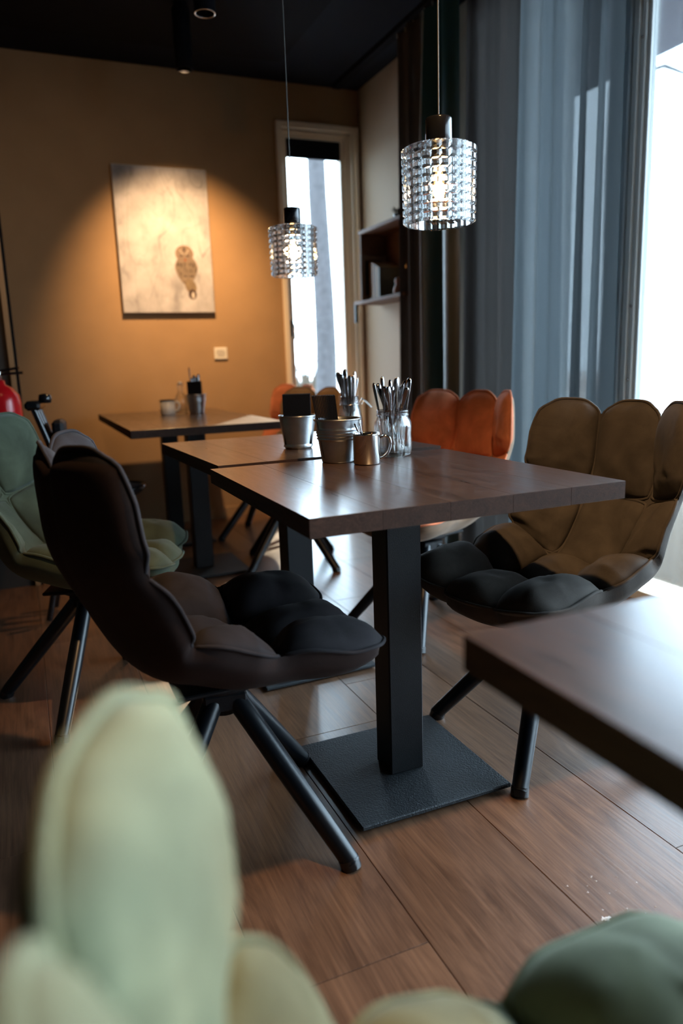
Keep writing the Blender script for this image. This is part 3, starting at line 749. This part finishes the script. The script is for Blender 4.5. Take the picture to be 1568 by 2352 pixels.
cutlery_set(SX, SY, TZ, .034, .022, 10, .222, 'steel %s standing in the clip-top jar', '%s in the clip-top jar', 9)

# back table set
em = thing('enamel_mug', 'cream enamel mug with dark rim on the back table', 'mug', (.325, 3.10, TZ), rad(-25))
MB().lathe([(0, 0), (.038, 0), (.041, .004), (.041, .080), (.0385, .080), (.0385, .005), (0, .004)], 40).build('cup', m_cream, em)
MB().tube([(.0425*cos(a*PI/16), .0425*sin(a*PI/16), .081) for a in range(32)], .0028, 6, closed=True).build('rim', m_black, em)
MB().tube([catmull([(.040, 0, .066), (.060, 0, .070), (.068, 0, .050), (.060, 0, .026), (.040, 0, .020)], i/16) for i in range(17)], .0055, 8).build('handle', m_cream, em)
bucket('zinc bucket on the table at the back wall', .487, 3.085, TZ, .042, .056, .105, (.62, .69, .76))
napkins(.483, 3.088, TZ+.014, 9, .078, .165, rad(90-20), .0046, 'black napkin in the bucket at the back wall', 'napkins in the back bucket', fan=.04)
for i, (dx, dy, hh) in enumerate(((-.022, .045, .26), (.004, .047, .215), (.018, .046, .205), (.030, .040, .22), (-.008, .046, .20))):
    rod_thing('fork', 'steel fork sticking up from the bucket at the back wall', 'fork', 'forks in the back bucket', (.487+dx*.6, 3.085+dy*.55, TZ+.006), (.487+dx, 3.085+dy*.8, TZ+hh), HP, m_handle, .4, FH)
bt = thing('glass_bottle', 'clear swing-top bottle left of the back bucket', 'bottle', (.405, 3.11, TZ))
MB().lathe([(0, 0), (.032, 0), (.035, .005), (.035, .07), (.030, .095), (.016, .12), (.013, .135), (.013, .158), (.016, .160), (.016, .166), (.012, .167),
            (.0105, .160), (.0105, .134), (.0135, .12), (.027, .094), (.032, .07), (.032, .008), (0, .006)], 32).build('glass', m_jar, bt)
MB().lathe([(0, .1675), (.012, .1675), (.013, .172), (.009, .180), (0, .181)], 16).build('stopper', m_cream, bt)
MB().tube([(.0, -.014, .150), (.012, -.020, .155), (.017, -.016, .172), (0, -.004, .179)], .0012, 6).build('wire_clasp', m_steel, bt)

# ------------------------------------------------------------------ fire extinguisher, frame and ring on the partition
ex = thing('fire_extinguisher', 'red fire extinguisher at the left edge behind the green chair', 'extinguisher', (-.508, 2.48, .42))
MB().lathe([(0, 0), (.070, 0), (.080, .012), (.080, .46), (.074, .495), (.052, .525), (.024, .54), (.022, .56), (0, .56)], 40).build('cylinder', m_red, ex)
def band(z0, z1, a0, a1, r, m, nm):
    MB().grid(lambda a, b: (r*cos(a0+(a1-a0)*a), r*sin(a0+(a1-a0)*a), z0+(z1-z0)*b), 20, 2).build(nm, m, ex)
band(.33, .40, rad(-130), rad(-40), .0808, m_black, 'black_label')
band(.10, .32, rad(-125), rad(-45), .0806, plain('printed_red', (.55, .05, .05), .35), 'instruction_label')
ln = MB()
for k in range(6):
    z = .29-.03*k; ln.grid(lambda a, b, z=z: (.0812*cos(rad(-115+55*a)), .0812*sin(rad(-115+55*a)), z+.008*b), 10, 1)
z = .355; ln.grid(lambda a, b, z=z: (.0816*cos(rad(-112+50*a)), .0816*sin(rad(-112+50*a)), z+.018*b), 10, 1)
ln.build('label_lines', m_paper, ex)
vh = MB().lathe([(0, .56), (.014, .56), (.014, .60), (.010, .605), (0, .605)], 16); vh.build('valve', m_steel, ex)
MB().tube([(-.01, 0, .598), (.05, -.02, .606), (.085, -.035, .612)], .006, 8).tube([(-.01, 0, .585), (.05, -.02, .588), (.10, -.035, .590)], .006, 8).build('lever', m_black, ex)
MB().tube([(-.014, 0, .58), (-.07, -.01, .575), (-.098, -.01, .50), (-.095, -.01, .30)], .009, 10).build('hose', m_black, ex)
MB().box(-.03, .03, .078, .119, .30, .34, .002).build('wall_bracket', m_iron, ex)
fr = thing('small_picture', 'small dark framed red picture at the left edge', 'picture', (-.575, 2.598, 1.30))
MB().box(-.06, -.045, -.016, 0, 0, .14, .001).box(.065, .08, -.016, 0, 0, .14, .001).box(-.045, .065, -.016, 0, 0, .015, .001).box(-.045, .065, -.016, 0, .125, .14, .001).build('frame', m_iron, fr)
MB().box(-.045, .03, -.010, -.001, .015, .125).build('print', plain('red_print', (.25, .02, .02), .5), fr); MB().box(.031, .065, -.010, -.001, .015, .125).build('mount', plain('grey_mount', (.2, .16, .12), .6), fr)
rg = thing('wall_ring', 'black metal ring hanging on the dark partition', 'ring', (-.565, 2.585, 1.52))
MB().tube([(.045*cos(a*PI/14), 0, .045*sin(a*PI/14)) for a in range(28)], .006, 8, closed=True).build('hoop', m_black, rg)
MB().tube([(0, 0, .045), (0, .014, .05)], .003, 6).build('hook', m_black, rg)

# black glossy high chair (folded) left of the wall
hc = thing('folding_high_chair', 'glossy black folded high chair between extinguisher and back wall', 'high chair', (-.325, 2.05, 0), rad(-10))
for s_ in (-.055, 0, .055):
    MB().tube([(.17, s_, .012), (.06, s_, .50), (-.055, s_, .875)], .0125, 12).build('post', m_black, hc)
for s_ in (-.09, .09):
    MB().tube([(-.08, s_, .012), (.03, s_, .45), (.05, s_, .66)], .012, 12).build('leg', m_black, hc)
MB().box(-.085, -.025, -.075, .075, .862, .900, .012).build('top_rail', m_black, hc)
MB().lathe([(0, .888), (.022, .888), (.026, .905), (.022, .922), (0, .926)], 20, (-.015, 0, 0)).build('end_cap', m_black, hc)
MB().box(.005, .05, -.06, .06, .74, .82, .012).build('folded_tray', m_iron, hc)
MB().box(.05, .10, -.09, .09, .42, .45, .004).build('seat_bar', m_iron, hc)

# low black chair with brown pad, seen past the dark chair
st_ = thing('shell_stool', 'low black stool with a brown pad in the shade of the back table', 'stool', (-.055, 2.62, 0), rad(20))
def sh_(a, b):
    an = 2*PI*a; r = .155*(b**.7); return (r*cos(an), r*sin(an)*.9, .395+.05*b**3)
g = MB(); g.grid(sh_, 36, 8, flip=True); g.grid(lambda a, b: (lambda p: (p[0]*1.03, p[1]*1.03, p[2]-.012))(sh_(a, b)), 36, 8)
g.lathe([(.158, .432), (.162, .440), (.156, .447)], 36); g.build('seat_shell', m_black, st_)
MB().lathe([(0, .452), (.10, .450), (.140, .440), (.146, .428), (.13, .415), (0, .405)], 32).build('seat_pad', K_brown, st_)
for i in range(4):
    a = PI/4+i*PI/2; MB().tube([(.05*cos(a), .05*sin(a), .385), (.15*cos(a), .15*sin(a), .01)], [.010, .008], 10).build('leg', m_black, st_)

# crumbs and the dried spill
sp = thing('dried_spill', 'white dried spill with red specks on the floor at lower right', 'stain', (0, 0, 0)); sp['kind'] = 'stuff'
rr = random.Random(3); mb = MB(); mb2 = MB()
def blob(mb, x, y, r, z=.0008):
    n = 14; ph = rr.uniform(0, 6); vs = [(x, y, z+.0006)]
    for i in range(n):
        a = 2*PI*i/n; q = r*(1+.45*sin(3*a+ph)+.3*sin(5*a+2*ph)); vs.append((x+q*cos(a), y+q*sin(a), .0003))
    mb.add(vs, [(0, i+1, (i+1) % n+1) for i in range(n)], True)
sx, sy = .462, -.300
for i in range(46):
    a = rr.uniform(0, 6.28); r = abs(rr.gauss(0, .026)); blob(mb, sx+r*cos(a)*1.1, sy+r*sin(a)*1.1, rr.uniform(.0018, .0065))
for i in range(26): blob(mb, sx+rr.uniform(-.02, .12), sy+rr.uniform(-.04, .16), rr.uniform(.0006, .0018))
mb.build('dried_milk', m_spill, sp)
for i in range(4): blob(mb2, sx+rr.uniform(-.012, .014), sy+rr.uniform(-.010, .012), .0018, .002)
mb2.build('red_specks', m_berry, sp)

# ------------------------------------------------------------------ outdoors
gm, gnt, gb = mat('patchy_snow'); gv = coords(gnt)
gnt.links.new(ramp(gnt, noise_tex(gnt, gv, .9, 8, .6, .5), [(.40, (.035, .035, .045)), (.50, (.10, .10, .12)), (.58, (.80, .84, .90))]), gb.inputs['Base Color']); gb.inputs['Roughness'].default_value = .9  # snow colour broken up by random darker patches
struct(MB().box(-14, 30, YW+.25, 60, -.12, -.02).box(XW+2.6, 30, -20, YW+.25, -.12, -.02).build('ground_outside', gm), 'snow covered yard')
struct(MB().box(XW+.26, XW+2.6, -6, YW+.25, -.12, -.02).build('gravel_strip', m_gravel), 'dark gravel strip outside the side window')
struct(MB().box(XW+.25, 3.55, -5, 3.9, 2.86, 2.98).build('sun_blocking_overhang', m_overhang), 'overhang added outside to keep the sun off the side window')  # overhang added to block direct sun from the side window
def tree(label, x, y, r, h, lean=0):
    t = thing('pine_trunk', label, 'tree', (x, y, -.02), 0, 'trees in the snowy yard')
    vs = [(lean*z+.03*sin(z*1.3), .02*cos(z), z) for z in [h*i/14 for i in range(15)]]
    MB().tube(vs, [r*(1.25 if i == 0 else 1-.04*i) for i in range(15)], 14).build('trunk', m_bark, t)
    for i in range(5):
        z = h*(.5+.1*i); a = i*2.2
        MB().tube([(lean*z, 0, z), (lean*z+cos(a)*.8, sin(a)*.8, z+.3), (lean*z+cos(a)*1.5, sin(a)*1.5, z+.2)], [.04, .03, .012], 6).build('branch', m_bark, t)
tree('thick grey tree trunk close outside the back window', 3.50, 8.55, .16, 9)
tree('thin tree trunk far beyond the back window', 3.6, 14, .10, 10, .02)
tree('tree trunk outside the side window, right one', 7.2, 7.1, .14, 9)

m_twig = plain('brown_twigs', (.05, .035, .02), .9)
def bush(label, x, y, h, seed):
    t = thing('bare_bush', label, 'bush', (x, y, -.02), 0, 'bushes in the snowy yard'); q = random.Random(seed); mb = MB()
    for i in range(60):
        a = q.uniform(0, 6.28); r = q.uniform(.2, 1)*h*.7; z = h*q.uniform(.5, 1)
        mb.tube([(0.1*cos(a), .1*sin(a), 0), (r*.5*cos(a), r*.5*sin(a), z*.6), (r*cos(a)+q.uniform(-.1, .1), r*sin(a), z)], [.02, .012, .004], 5)
    o = mb.build('twigs', m_twig, t); o['kind'] = 'stuff'
bush('brown bare bush outside the back window, nearer one', 4.6, 12.5, 1.3, 1)
bush('brown bare bush farther behind its neighbour outside the back window', 5.9, 15.5, 1.5, 2)
